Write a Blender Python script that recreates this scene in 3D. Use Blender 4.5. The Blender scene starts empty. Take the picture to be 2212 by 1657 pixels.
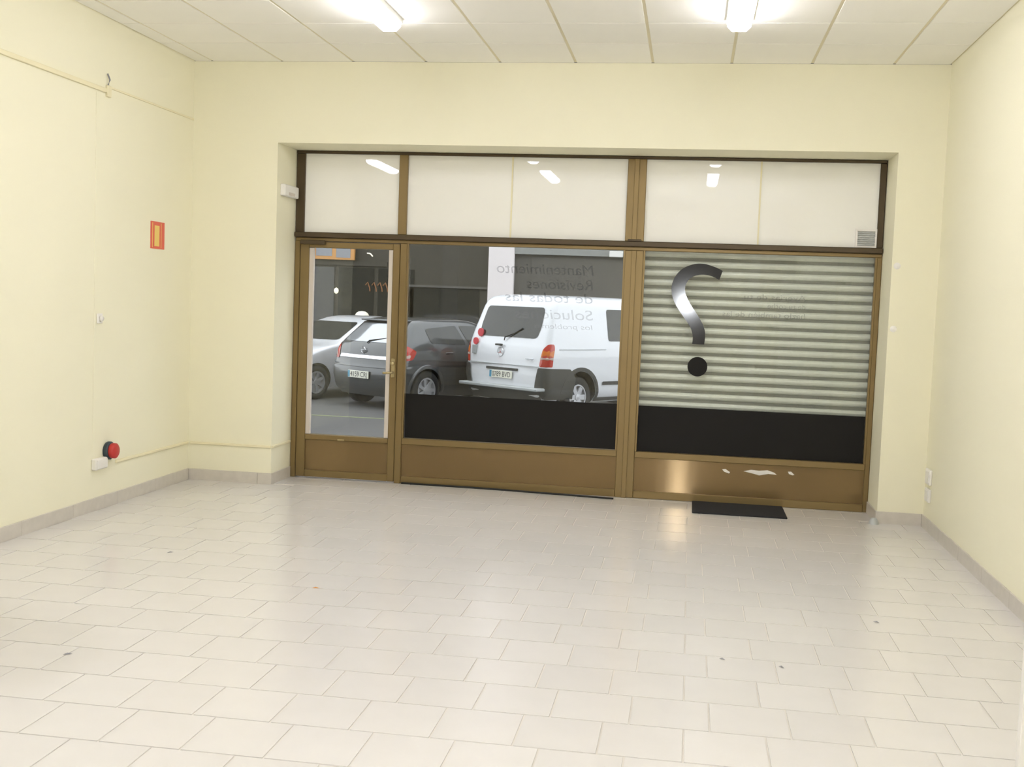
import bpy, bmesh, math, random
from mathutils import Vector, Matrix
random.seed(7)
S = bpy.context.scene
COL = S.collection
PI = math.pi

# ------------------------------------------------------------------ camera
FPX, CAM = 2456.43, Vector((4.1365, -9.0135, 1.5938))
YAW, PITCH, ROLL = 0.1530, -0.0714, 0.0372
_f = Vector((-math.sin(YAW)*math.cos(PITCH), math.cos(YAW)*math.cos(PITCH), math.sin(PITCH)))
_r = Vector((math.cos(YAW), math.sin(YAW), 0)); _u = _r.cross(_f)
RGT = math.cos(ROLL)*_r + math.sin(ROLL)*_u
UPV = -math.sin(ROLL)*_r + math.cos(ROLL)*_u
FWD = _f
cd = bpy.data.cameras.new('camera'); cam = bpy.data.objects.new('camera', cd); COL.objects.link(cam)
cd.sensor_fit = 'HORIZONTAL'; cd.sensor_width = 36.0; cd.lens = FPX*36.0/2212.0
cd.clip_start = 0.02; cd.clip_end = 300
m3 = Matrix((RGT, UPV, -FWD)).transposed()
cam.matrix_world = Matrix.Translation(CAM) @ m3.to_4x4()
S.camera = cam

def on_plane(px, py, axis, val):
    """pixel of the photograph -> point on the plane axis = val"""
    d = FWD + RGT*((px-1106.0)/FPX) - UPV*((py-828.5)/FPX)
    return CAM + d*((val-CAM[axis])/d[axis])

# ------------------------------------------------------------------ world, exposure, flash
S.view_settings.view_transform = 'Standard'; S.view_settings.look = 'None'
S.view_settings.exposure = 0.21; S.view_settings.gamma = 1.0
S.view_settings.use_curve_mapping = False
try:
    S.cycles.use_denoising = True; S.cycles.use_adaptive_sampling = True; S.cycles.adaptive_threshold = 0.12; S.cycles.adaptive_min_samples = 12
    S.cycles.diffuse_bounces = 6; S.cycles.glossy_bounces = 3; S.cycles.max_bounces = 8
except Exception: pass
W = bpy.data.worlds.new('overcast_sky'); S.world = W; W.use_nodes = True
W.node_tree.nodes['Background'].inputs[0].default_value = (0.92, 0.94, 1.0, 1)
W.node_tree.nodes['Background'].inputs[1].default_value = 2.15

LAMP_STRENGTH = 25.0
FLASH_W = 115.0
fl = bpy.data.lights.new('camera_flash', 'POINT'); fl.energy = FLASH_W; fl.shadow_soft_size = 0.02; fl.color = (0.93, 0.96, 1.0)
flo = bpy.data.objects.new('camera_flash', fl); COL.objects.link(flo)
flo.location = CAM + Vector((-0.07, 0.03, 0.085))

# ------------------------------------------------------------------ materials
MATS = {}
def mat(name, col, rough=0.5, metal=0.0, spec=0.5, emit=None, es=0.0, var=0.0, vscale=6.0, bump=0.0, bscale=60.0, coat=0.0, objvar=0.0, aniso=0.0, coatr=0.03):
    if name in MATS: return MATS[name]
    m = bpy.data.materials.new(name); m.use_nodes = True
    nt = m.node_tree; b = nt.nodes['Principled BSDF']; I = b.inputs
    I['Base Color'].default_value = (*col, 1); I['Roughness'].default_value = rough
    I['Metallic'].default_value = metal; I['Specular IOR Level'].default_value = spec
    I['Coat Weight'].default_value = coat; I['Coat Roughness'].default_value = coatr
    if aniso:
        I['Anisotropic'].default_value = aniso
        tg = nt.nodes.new('ShaderNodeTangent'); tg.direction_type = 'UV_MAP'
        nt.links.new(tg.outputs[0], I['Tangent'])
    if emit: I['Emission Color'].default_value = (*emit, 1); I['Emission Strength'].default_value = es
    if var or objvar or bump:
        tc = nt.nodes.new('ShaderNodeTexCoord')
    if var:
        nz = nt.nodes.new('ShaderNodeTexNoise'); nz.inputs['Scale'].default_value = vscale; nz.inputs['Detail'].default_value = 5
        nt.links.new(tc.outputs['Object'], nz.inputs['Vector'])
        mx = nt.nodes.new('ShaderNodeMix'); mx.data_type = 'RGBA'
        mx.inputs[6].default_value = (*[c*(1-var) for c in col], 1); mx.inputs[7].default_value = (*[min(1, c*(1+var)) for c in col], 1)
        nt.links.new(nz.outputs['Fac'], mx.inputs[0]); out = mx.outputs[2]
        if objvar:
            oi = nt.nodes.new('ShaderNodeObjectInfo'); hs = nt.nodes.new('ShaderNodeHueSaturation')
            mr = nt.nodes.new('ShaderNodeMapRange'); mr.inputs[3].default_value = 1-objvar; mr.inputs[4].default_value = 1+objvar
            nt.links.new(oi.outputs['Random'], mr.inputs[0]); nt.links.new(mr.outputs[0], hs.inputs['Value'])
            nt.links.new(out, hs.inputs['Color']); out = hs.outputs[0]
        nt.links.new(out, I['Base Color'])
    if bump:
        n2 = nt.nodes.new('ShaderNodeTexNoise'); n2.inputs['Scale'].default_value = bscale; n2.inputs['Detail'].default_value = 3
        nt.links.new(tc.outputs['Object'], n2.inputs['Vector'])
        bp = nt.nodes.new('ShaderNodeBump'); bp.inputs['Strength'].default_value = bump; bp.inputs['Distance'].default_value = 0.01
        nt.links.new(n2.outputs['Fac'], bp.inputs['Height']); nt.links.new(bp.outputs[0], I['Normal'])
    MATS[name] = m; return m

def glass_mat(name, tint, ior=1.5):
    m = bpy.data.materials.new(name); m.use_nodes = True; nt = m.node_tree; nt.nodes.clear()
    o = nt.nodes.new('ShaderNodeOutputMaterial'); t = nt.nodes.new('ShaderNodeBsdfTransparent'); g = nt.nodes.new('ShaderNodeBsdfGlossy')
    t.inputs[0].default_value = (*tint, 1); g.inputs['Roughness'].default_value = 0.0; g.inputs[0].default_value = (1, 1, 1, 1)
    fr = nt.nodes.new('ShaderNodeFresnel'); ge = nt.nodes.new('ShaderNodeNewGeometry'); mr = nt.nodes.new('ShaderNodeMapRange')
    mr.inputs[3].default_value = ior; mr.inputs[4].default_value = 1/ior
    nt.links.new(ge.outputs['Backfacing'], mr.inputs[0]); nt.links.new(mr.outputs[0], fr.inputs['IOR'])
    mx = nt.nodes.new('ShaderNodeMixShader'); nt.links.new(fr.outputs[0], mx.inputs[0])
    nt.links.new(t.outputs[0], mx.inputs[1]); nt.links.new(g.outputs[0], mx.inputs[2]); nt.links.new(mx.outputs[0], o.inputs[0])
    return m

M_WALL = mat('yellow_wall_paint', (0.85, 0.82, 0.64), 0.75, spec=0.25, var=0.012, vscale=1.5, bump=0.04, bscale=90)
M_BACK = mat('tan_wall_paint', (0.54, 0.49, 0.38), 0.8, spec=0.2, var=0.02)
M_CEIL = mat('white_ceiling_tile', (0.93, 0.915, 0.86), 0.9, spec=0.1, var=0.02, vscale=3, objvar=0.012, bump=0.08, bscale=150)
M_GRID = mat('cream_ceiling_grid', (0.76, 0.70, 0.52), 0.7)
M_TILE = mat('cream_floor_tile', (0.655, 0.635, 0.615), 0.20, spec=0.5, var=0.035, vscale=5, objvar=0.02)
M_GROUT = mat('grey_grout', (0.555, 0.525, 0.48), 0.9)
M_SKIRT = mat('grey_marble_skirting', (0.60, 0.56, 0.50), 0.35, var=0.10, vscale=18)
M_BRONZE = mat('bronze_anodised_aluminium', (0.255, 0.18, 0.078), 0.34, metal=0.5, var=0.05, vscale=4)
M_DKBRONZE = mat('dark_bronze_aluminium', (0.085, 0.06, 0.032), 0.4, metal=0.4)
M_KICK = mat('brown_brushed_panel', (0.25, 0.17, 0.08), 0.13, metal=0.6, var=0.05, vscale=3, aniso=0.97)
M_WHITEP = mat('white_laminate', (0.87, 0.865, 0.82), 0.35, coat=1.0, var=0.01, vscale=2, coatr=0.0)
M_SEAL = mat('pale_glazing_seal', (0.62, 0.56, 0.50), 0.5)
M_PLASTIC = mat('white_plastic', (0.82, 0.80, 0.76), 0.4)
M_PAINTDUCT = mat('painted_cable_duct', (0.82, 0.76, 0.53), 0.6)
M_BLACKFILM = mat('black_vinyl_film', (0.010, 0.009, 0.008), 0.5, spec=0.2)
M_DECAL = mat('black_glossy_decal', (0.012, 0.012, 0.014), 0.10, spec=0.4)
M_TEXT = mat('dark_lettering', (0.05, 0.05, 0.055), 0.45)
M_TEXTV = mat('translucent_dark_lettering', (0.03, 0.03, 0.035), 0.45); M_TEXTV.node_tree.nodes['Principled BSDF'].inputs['Alpha'].default_value = 0.38
M_TEXTG = mat('translucent_grey_lettering', (0.22, 0.22, 0.25), 0.5); M_TEXTG.node_tree.nodes['Principled BSDF'].inputs['Alpha'].default_value = 0.30
M_GALV = mat('galvanised_steel', (0.82, 0.81, 0.75), 0.42, metal=0.2, var=0.14, vscale=28)
M_GALVD = mat('shaded_joint_steel', (0.24, 0.23, 0.20), 0.6, metal=0.2)  # dark tone puts the groove shade between slats into the joint colour
M_RUBBER = mat('black_rubber', (0.018, 0.018, 0.017), 0.75)
M_MAT = mat('black_doormat', (0.018, 0.018, 0.02), 0.9, bump=0.6, bscale=300, var=0.3, vscale=80)
M_RED = mat('red_plastic', (0.50, 0.035, 0.03), 0.4)
M_SIGNRED = mat('red_sign_print', (0.72, 0.13, 0.08), 0.5)
M_SIGNYEL = mat('yellow_sign_print', (0.80, 0.58, 0.16), 0.5)
M_DARKPL = mat('dark_blue_plastic', (0.03, 0.045, 0.06), 0.4)
M_LAMPBODY = mat('white_enamel', (0.85, 0.85, 0.82), 0.4)
M_LAMP = mat('lit_diffuser', (0.9, 0.9, 0.9), 0.4, emit=(1.0, 0.99, 1.06), es=LAMP_STRENGTH)
M_BRASS = mat('brass', (0.52, 0.43, 0.24), 0.35, metal=0.8)
M_CHROME = mat('chrome', (0.85, 0.86, 0.88), 0.12, metal=1.0)
M_GLASS = glass_mat('clear_window_glass', (0.93, 0.95, 0.94))
M_ASPHALT = mat('grey_asphalt', (0.10, 0.098, 0.095), 0.8, var=0.25, vscale=1.2, bump=0.3, bscale=60)
M_PAVE = mat('concrete_pavement', (0.38, 0.37, 0.35), 0.85, var=0.1)
M_YLINE = mat('worn_yellow_road_paint', (0.22, 0.25, 0.12), 0.7, var=0.2, vscale=9)
M_FACD = mat('dark_brown_facade', (0.052, 0.046, 0.033), 0.7, var=0.15, vscale=1.2)
M_FACG = mat('grey_facade', (0.10, 0.094, 0.082), 0.75, var=0.12, vscale=1.5)
M_FACL = mat('light_grey_facade', (0.27, 0.275, 0.26), 0.75, var=0.1)
M_PILLAR = mat('pinkish_white_pillar', (0.80, 0.74, 0.73), 0.6, var=0.02)
M_SHOPGLASS = mat('dark_shop_glass', (0.02, 0.02, 0.016), 0.06, spec=0.6)
M_VANWHITE = mat('white_car_paint', (0.84, 0.85, 0.88), 0.3, coat=0.8)
M_DKPAINT = mat('dark_grey_car_paint', (0.075, 0.078, 0.08), 0.28, metal=0.3, coat=1.0)
M_SILVER = mat('silver_car_paint', (0.76, 0.77, 0.80), 0.3, metal=0.2, coat=0.8)
M_CARGLASS = mat('dark_car_glass', (0.035, 0.037, 0.033), 0.06, spec=0.6)
M_HATCHGLASS = mat('reflective_rear_glass', (0.55, 0.57, 0.60), 0.08, metal=0.6)
M_BUMPER = mat('dark_bumper_plastic', (0.065, 0.064, 0.058), 0.65)
M_TAILRED = mat('red_lamp_lens', (0.52, 0.035, 0.018), 0.2, coat=0.5)
M_TAILORG = mat('orange_lamp_lens', (0.68, 0.17, 0.015), 0.2, coat=0.5)
M_TAILWHT = mat('clear_lamp_lens', (0.58, 0.42, 0.36), 0.2, coat=0.5)
M_PLATE = mat('number_plate_white', (0.93, 0.91, 0.78), 0.35)
M_PLATEBLUE = mat('number_plate_blue', (0.10, 0.34, 0.50), 0.4)
M_STEP = mat('grey_step_metal', (0.46, 0.48, 0.48), 0.5, metal=0.2)
M_ALLOY = mat('silver_wheel_alloy', (0.56, 0.56, 0.58), 0.35, metal=0.5)
M_INNER = mat('black_wheel_well', (0.01, 0.01, 0.01), 0.9)
M_SIGNBLUE = mat('grey_blue_sign', (0.26, 0.27, 0.30), 0.5)
M_SIGNORG = mat('orange_sign', (0.58, 0.28, 0.08), 0.5)
M_WARMLIGHT = mat('warm_lit_glass', (0.8, 0.75, 0.6), 0.4, emit=(1, 0.93, 0.70), es=0.7)
M_ORANGELIGHT = mat('orange_lit_letter', (0.22, 0.09, 0.03), 0.4, emit=(1, 0.35, 0.10), es=0.05)
M_CREAM = mat('cream_globe', (0.74, 0.71, 0.60), 0.4, emit=(1, 0.95, 0.8), es=0.25)
M_FOILRED = mat('red_sticker', (0.75, 0.08, 0.10), 0.5)
M_ORSCRAP = mat('orange_scrap', (0.55, 0.25, 0.06), 0.8)
M_GRSCRAP = mat('grey_scrap', (0.25, 0.25, 0.27), 0.8)

# ------------------------------------------------------------------ helpers
OFF = {}
def link(o, parent=None):
    COL.objects.link(o)
    if parent is not None:
        o.parent = parent; OFF[o.name] = OFF.get(parent.name, Vector((0, 0, 0)))
    return o
def props(o, label=None, cat=None, group=None, kind=None):
    if label: o['label'] = label
    if cat: o['category'] = cat
    if group: o['group'] = group
    if kind: o['kind'] = kind
    return o
def thing(name, label=None, cat=None, loc=(0, 0, 0), rotz=0.0, group=None, kind=None):
    o = bpy.data.objects.new(name, None); COL.objects.link(o); o.location = loc; o.rotation_euler = (0, 0, rotz)
    o.empty_display_size = 0.1
    OFF[o.name] = Vector(loc) if rotz == 0 else Vector((0, 0, 0))
    return props(o, label, cat, group, kind)
def meshobj(name, verts, faces, m, parent=None, smooth=False, world=True):
    off = OFF.get(parent.name, Vector((0, 0, 0))) if (parent is not None and world) else Vector((0, 0, 0))
    me = bpy.data.meshes.new(name)
    me.from_pydata([tuple(Vector(v)-off) for v in verts], [], faces); me.validate(); me.update()
    if m: me.materials.append(m)
    if smooth:
        for p in me.polygons: p.use_smooth = True
    return link(bpy.data.objects.new(name, me), parent)
BF = [(0, 3, 2, 1), (4, 5, 6, 7), (0, 1, 5, 4), (1, 2, 6, 5), (2, 3, 7, 6), (3, 0, 4, 7)]
def bverts(x0, x1, y0, y1, z0, z1):
    return [(x0, y0, z0), (x1, y0, z0), (x1, y1, z0), (x0, y1, z0), (x0, y0, z1), (x1, y0, z1), (x1, y1, z1), (x0, y1, z1)]
def boxes(name, bl, m, parent=None, bevel=0.0, world=True, seg=1):
    """bl: list of (x0,x1,y0,y1,z0,z1); one mesh"""
    bm = bmesh.new()
    off = OFF.get(parent.name, Vector((0, 0, 0))) if (parent is not None and world) else Vector((0, 0, 0))
    for b in bl:
        vs = [bm.verts.new(Vector(v)-off) for v in bverts(*b)]
        for f in BF: bm.faces.new([vs[i] for i in f])
    if bevel:
        bmesh.ops.bevel(bm, geom=list(bm.edges), offset=bevel, segments=seg, affect='EDGES', profile=0.5)
    me = bpy.data.meshes.new(name); bm.to_mesh(me); bm.free(); me.materials.append(m)
    return link(bpy.data.objects.new(name, me), parent)
def box(name, b, m, parent=None, bevel=0.0, world=True, seg=1): return boxes(name, [b], m, parent, bevel, world, seg)
def lathe(prof, n=24, axis='z', c=(0, 0, 0)):
    """prof: list of (r, h) ; returns verts, faces (open ends capped by r=0 entries)"""
    v, f = [], []
    for r, h in prof:
        for k in range(n):
            a = 2*PI*k/n; p = (r*math.cos(a), r*math.sin(a), h)
            if axis == 'y': p = (p[0], p[2], p[1])
            if axis == 'x': p = (p[2], p[0], p[1])
            v.append((p[0]+c[0], p[1]+c[1], p[2]+c[2]))
    for i in range(len(prof)-1):
        for k in range(n):
            a, b = i*n+k, i*n+(k+1) % n
            f.append((a, b, b+n, a+n))
    return v, f
def tube(pts, r, n=8):
    v, f = [], []
    for i, p in enumerate(pts):
        p = Vector(p); d = (Vector(pts[min(i+1, len(pts)-1)])-Vector(pts[max(i-1, 0)])).normalized()
        a = d.cross(Vector((0, 0, 1)));
        if a.length < 1e-4: a = Vector((1, 0, 0))
        a.normalize(); b = d.cross(a)
        for k in range(n):
            t = 2*PI*k/n; v.append(p+a*(r*math.cos(t))+b*(r*math.sin(t)))
    for i in range(len(pts)-1):
        for k in range(n):
            q = i*n+k; q2 = i*n+(k+1) % n; f.append((q, q2, q2+n, q+n))
    f.append(tuple(range(n))[::-1]); f.append(tuple(range((len(pts)-1)*n, len(pts)*n)))
    return v, f
def text_mesh(s, width=None, size=None, shear=0.0):
    cu = bpy.data.curves.new('lettering', 'FONT'); cu.body = s; cu.size = 1.0; cu.extrude = 0.0; cu.shear = shear
    o = bpy.data.objects.new('lettering_tmp', cu); COL.objects.link(o)
    dg = bpy.context.evaluated_depsgraph_get(); dg.update()
    me = bpy.data.meshes.new_from_object(o.evaluated_get(dg))
    COL.objects.unlink(o); bpy.data.objects.remove(o)
    xs = [v.co.x for v in me.vertices]; ys = [v.co.y for v in me.vertices]
    x0, x1 = min(xs), max(xs)
    return me, x0, x1, min(ys), max(ys)
def uv_planar(o):
    me = o.data; uv = me.uv_layers.new(name='UVMap')
    for p in me.polygons:
        for li in p.loop_indices:
            v = me.vertices[me.loops[li].vertex_index].co; uv.data[li].uv = (v.z+v.y*0.3, v.x+v.y*0.3)

# ------------------------------------------------------------------ room shell
RW, RH, D = 5.97, 3.479, 0.45
YB, XL, YE = -11.0, -3.2, -3.6         # back wall, far-left wall of the wider rear part, end of the left wall
OX0, OX1, OZ = 0.735, 5.628, 2.826     # opening for the shopfront
WT = 0.62                              # outer face of the front wall

wf = boxes('wall_front', [(-0.15, OX0, 0, WT, -0.2, RH), (OX1, RW+0.15, 0, WT, -0.2, RH), (OX0, OX1, 0, WT, OZ, RH)], M_WALL); props(wf, kind='structure')
props(box('wall_left', (-0.15, 0, YE, 0, -0.1, RH+0.1), M_WALL), kind='structure')
props(box('wall_left_return', (XL, -0.15, YE, YE+0.15, -0.1, RH+0.1), M_WALL), kind='structure')
props(box('wall_far_left', (XL-0.15, XL, YB, YE+0.15, -0.1, RH+0.1), M_WALL), kind='structure')
props(box('wall_right', (RW, RW+0.15, YB, 0, -0.1, RH+0.1), M_WALL), kind='structure')
props(box('wall_back', (XL-0.15, RW+0.15, YB-0.15, YB, -0.1, RH+0.1), M_BACK), kind='structure')
props(box('trim_pilaster_1', (-0.49, -0.19, YB, YB+0.08, 0, RH), M_SKIRT), kind='structure')
props(box('trim_pilaster_2', (5.17, 5.33, YB, YB+0.08, 0, RH), M_SKIRT), kind='structure')
# outer storeys of this building and the slab over the room
props(box('wall_facade_upper', (-9, 15, 0.3, WT, RH+0.3, 8.5), M_FACL), kind='structure')
props(boxes('wall_facade_neighbours', [(-9, -0.15, 0.3, WT, -0.2, RH+0.3), (RW+0.15, 15, 0.3, WT, -0.2, RH+0.3)], M_FACL), kind='structure')
props(box('roof_slab', (-9, 15, YB-0.3, WT, RH+0.13, RH+0.33), M_FACL), kind='structure')

# ---- floor with tiles
floor = box('floor', (XL, RW, YB, WT, -0.15, -0.0035), M_GROUT); props(floor, kind='structure')
TX, TY, GAP = 0.305, 0.3195, 0.007
Y0R = -4.738
def xoff(k): return 4.185 if k % 2 == 0 else 4.283
cand, rest = [], []
k0 = math.floor((YB-Y0R)/TY); k1 = math.ceil((D+0.05-Y0R)/TY)
def vis(p):
    d = Vector(p)-CAM; w = d.dot(FWD)
    if w < 0.3: return None
    x = 1106+FPX*d.dot(RGT)/w; y = 828.5-FPX*d.dot(UPV)/w
    return (x, y, w)
for k in range(k0, k1+1):
    ya, yb = Y0R+(k-1)*TY, Y0R+k*TY
    xo = xoff(k); i0 = math.floor((XL-xo)/TX)
    i = i0
    while xo+i*TX < RW:
        xa, xb = xo+i*TX, xo+(i+1)*TX; i += 1
        a, b, c, e = max(xa+GAP/2, XL), min(xb-GAP/2, RW), max(ya+GAP/2, YB), min(yb-GAP/2, D+0.02)
        if xb <= 0 and ya > YE: continue
        if ya > YE and a < 0: a = 0
        if yb > 0.0 and a < OX0:          # floor inside the opening only
            if b <= OX0 and c > 0: continue
            if c > 0: a = max(a, OX0)
        if yb > 0.0 and b > OX1:
            if a >= OX1 and c > 0: continue
            if c > 0: b = min(b, OX1)
        if b-a < 0.01 or e-c < 0.01: continue
        if ya < 0 < yb and (a < OX0-0.02 or b > OX1+0.02): e = min(e, 0.0)
        if b-a < 0.01 or e-c < 0.01: continue
        full = abs((b-a)-(TX-GAP)) < 1e-4 and abs((e-c)-(TY-GAP)) < 1e-4
        corners = [vis((x, y, 0)) for x in (a, b) for y in (c, e)]
        inside = any(q and -5 < q[0] < 2217 and -5 < q[1] < 1662 for q in corners)
        rec = (a, b, c, e, full)
        if inside: cand.append(((corners[0] or corners[1] or (0, 0, 9))[2], rec))
        else: rest.append(rec)
cand.sort(key=lambda t: t[0])
def tile_mesh(w, h):
    bv = 0.0004; x, y = w/2, h/2
    v = [(-x, -y, -0.0035), (x, -y, -0.0035), (x, y, -0.0035), (-x, y, -0.0035), (-x+bv, -y+bv, 0), (x-bv, -y+bv, 0), (x-bv, y-bv, 0), (-x+bv, y-bv, 0)]
    return v, [(4, 5, 6, 7), (0, 1, 5, 4), (1, 2, 6, 5), (2, 3, 7, 6), (3, 0, 4, 7)]
tv, tf = tile_mesh(TX-GAP, TY-GAP)
tme = bpy.data.meshes.new('floor_tile'); tme.from_pydata(tv, [], tf); tme.materials.append(M_TILE)
for d, (a, b, c, e, full) in cand[:300]:
    if full: me = tme
    else:
        v, f = tile_mesh(b-a, e-c); me = bpy.data.meshes.new('floor_tile_cut'); me.from_pydata(v, [], f); me.materials.append(M_TILE)
    o = bpy.data.objects.new('floor_tile', me); COL.objects.link(o); o.parent = floor
    o.location = ((a+b)/2, (c+e)/2, 0)
V, F = [], []
for (a, b, c, e, full) in [r for d, r in cand[300:]]+rest:
    v, f = tile_mesh(b-a, e-c); n = len(V)
    V += [(x+(a+b)/2, y+(c+e)/2, z) for x, y, z in v]; F += [tuple(i+n for i in q) for q in f]
props(meshobj('floor_tiles_rest', V, F, M_TILE, floor), kind='stuff')

# ---- ceiling with tiles
ceil = box('ceiling', (XL, RW, YB, 0.0, RH+0.006, RH+0.12), M_GRID); props(ceil, kind='structure')
cv = {}
def ceil_tile(a, b, c, e):
    w, h = round(b-a, 4), round(e-c, 4)
    if (w, h) not in cv:
        x, y = w/2, h/2; bv = 0.002
        v = [(-x, -y, 0.006), (x, -y, 0.006), (x, y, 0.006), (-x, y, 0.006), (-x+bv, -y+bv, 0), (x-bv, -y+bv, 0), (x-bv, y-bv, 0), (-x+bv, y-bv, 0)]
        me = bpy.data.meshes.new('ceiling_tile'); me.from_pydata(v, [], [(7, 6, 5, 4), (4, 5, 1, 0), (5, 6, 2, 1), (6, 7, 3, 2), (7, 4, 0, 3)])
        me.materials.append(M_CEIL); cv[(w, h)] = me
    o = bpy.data.objects.new('ceiling_tile', cv[(w, h)]); COL.objects.link(o); o.parent = ceil; o.location = ((a+b)/2, (c+e)/2, RH)
xs = [0.0]+[0.1575+0.6*i for i in range(10)]+[RW]
ys = [0.0]+[-0.657-0.6*j for j in range(18)]
for j in range(len(ys)-1):
    ylo, yhi = max(ys[j+1], YB), ys[j]
    if yhi <= YB: break
    row = xs if yhi > YE+0.05 else [XL+0.0575+0.6*i for i in range(5)]+xs
    for i in range(len(row)-1):
        if row[i+1]-row[i] > 0.03: ceil_tile(row[i]+0.010, row[i+1]-0.010, ylo+0.004, yhi-0.004)

# ---- skirting
def skirt(name, pts_list):
    """pts_list: boxes along a wall"""
    r = thing(name, kind='structure'); 
    for b in pts_list: box('skirting_tile', b, M_SKIRT, r, 0.002)
def runy(x0, x1, ya, yb, L=0.61):
    out = []; y = yb
    while y > ya+0.02:
        y2 = max(y-L, ya); out.append((x0, x1, y2+0.001, y-0.001, -0.003, 0.092)); y = y2
    return out
def runx(xa, xb, y0, y1, L=0.61):
    out = []; x = xa
    while x < xb-0.02:
        x2 = min(x+L, xb); out.append((x+0.001, x2-0.001, y0, y1, -0.003, 0.092)); x = x2
    return out
skirt('baseboard_left', runy(0.0, 0.012, YE, 0.0))
skirt('baseboard_right', runy(RW-0.012, RW, YB, 0.0))
skirt('baseboard_front', runx(0.012, OX0+0.012, -0.012, 0.0)+runx(OX1-0.012, RW-0.012, -0.012, 0.0)+[(OX0, OX0+0.012, 0.001, 0.44, -0.003, 0.092), (OX1-0.012, OX1, 0.001, 0.44, -0.003, 0.092)])

# ------------------------------------------------------------------ shopfront
FY0, FY1 = D, D+0.09         # frame depth
GY = D+0.045                 # glass centre
fr = thing('trim_1', 'bronze aluminium shopfront frame with dark transom filling the wall opening', loc=(3.18, D, 0), kind='structure')
bv = 0.004
box('jamb', (OX0+0.004, 0.815, FY0, FY1, 2.13, 2.80), M_DKBRONZE, fr, bv)
box('jamb', (OX0+0.004, 0.785, FY0, FY1, 0.0, 2.055), M_BRONZE, fr, bv)
box('jamb', (5.575, OX1-0.004, FY0, FY1, 2.13, 2.80), M_DKBRONZE, fr, bv)
box('jamb', (5.588, OX1-0.002, FY0, FY1, 0.0, 2.055), M_BRONZE, fr, bv)
box('top_rail', (OX0+0.004, OX1-0.004, FY0-0.005, FY1, 2.80, 2.824), M_DKBRONZE, fr, bv)
box('transom', (OX0-0.006+0.012, OX1-0.004, FY0-0.035, FY1, 2.085, 2.13), M_DKBRONZE, fr, 0.006)
box('transom_lower_rail', (OX0+0.008, OX1-0.004, FY0, FY1, 2.055, 2.085), M_BRONZE, fr, bv)
def mullion(x0, x1, z0, z1, rib=True):
    o = box('mullion', (x0, x1, FY0-0.012, FY1, z0, z1), M_BRONZE, fr, bv)
    if rib:
        w = x1-x0
        box('mullion_rib', (x0+w*0.36, x0+w*0.62, FY0-0.026, FY0-0.012, z0, z1), M_BRONZE, o, 0.003)
mullion(1.648, 1.722, 2.13, 2.80, False)
mullion(3.575, 3.728, 2.13, 2.80)
mullion(1.678, 1.733, 0.0, 2.055, False)
mullion(3.582, 3.732, 0.0, 2.055)
box('jamb_cap', (3.60, 3.71, FY0-0.045, FY0, 2.128, 2.145), M_DKBRONZE, fr, 0.003)
# white boards behind the upper lights
for a, b in [(0.815, 1.648), (1.722, 2.611), (2.617, 3.575), (3.728, 4.645), (4.651, 5.575)]:
    box('transom_panel', (a, b, FY0+0.02, FY0+0.035, 2.13, 2.80), M_WHITEP, fr)
for xx in (2.614, 4.648):
    box('panel_joint', (xx-0.006, xx+0.006, FY0+0.012, FY0+0.024, 2.13, 2.80), M_PAINTDUCT, fr)

def pane(name, x0, x1, z0, z1, parent): return box(name, (x0, x1, GY-0.003, GY+0.003, z0, z1), M_GLASS, parent)
# door leaf
dr = thing('door_1', 'bronze framed glass street door with brown kick panel at left of shopfront', loc=(1.23, D, 0), kind='structure')
dx0, dx1 = 0.790, 1.674
box('stile', (dx0, 0.868, FY0-0.004, FY1-0.01, 0.010, 2.050), M_BRONZE, dr, bv)
box('stile', (1.612, dx1, FY0-0.004, FY1-0.01, 0.010, 2.050), M_BRONZE, dr, bv)
box('top_rail', (0.868, 1.612, FY0-0.004, FY1-0.01, 2.000, 2.050), M_BRONZE, dr, bv)
box('middle_rail', (0.868, 1.612, FY0-0.004, FY1-0.01, 0.338, 0.381), M_BRONZE, dr, bv)
box('bottom_rail', (0.868, 1.612, FY0-0.004, FY1-0.01, 0.010, 0.068), M_BRONZE, dr, bv)
kp = box('kick_panel', (0.868, 1.612, FY0+0.02, FY0+0.035, 0.068, 0.338), M_KICK, dr); uv_planar(kp)
pane('pane', 0.868, 1.612, 0.381, 2.000, dr)
box('glazing_seal', (0.868, 0.908, FY0+0.004, GY-0.004, 0.383, 1.998), M_SEAL, dr, 0.003)
box('glazing_seal', (1.574, 1.612, FY0+0.004, GY-0.004, 0.383, 1.998), M_SEAL, dr, 0.003)
dc = box('door_closer', (0.80, 1.02, FY0-0.05, FY0-0.004, 2.025, 2.062), M_DKBRONZE, dr, 0.006)
lk = box('lock_plate', (1.626, 1.658, FY0-0.014, FY0-0.004, 0.91, 1.075), M_BRASS, dr, 0.005)
v, f = lathe([(0, -0.035), (0.017, -0.035), (0.017, 0.0), (0.0, 0.0)], 16, 'y', (1.642, FY0-0.016, 1.035)); meshobj('lock_cylinder', v, f, M_BRASS, lk, True)
v, f = tube([(1.642, FY0-0.02, 0.955), (1.642, FY0-0.065, 0.955), (1.615, FY0-0.07, 0.953), (1.57, FY0-0.07, 0.95)], 0.010); meshobj('lever_handle', v, f, M_BRASS, lk, True)
box('finger_pull', (1.165, 1.225, FY0-0.010, FY0-0.004, 0.340, 0.352), M_BRASS, dr, 0.002)

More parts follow.
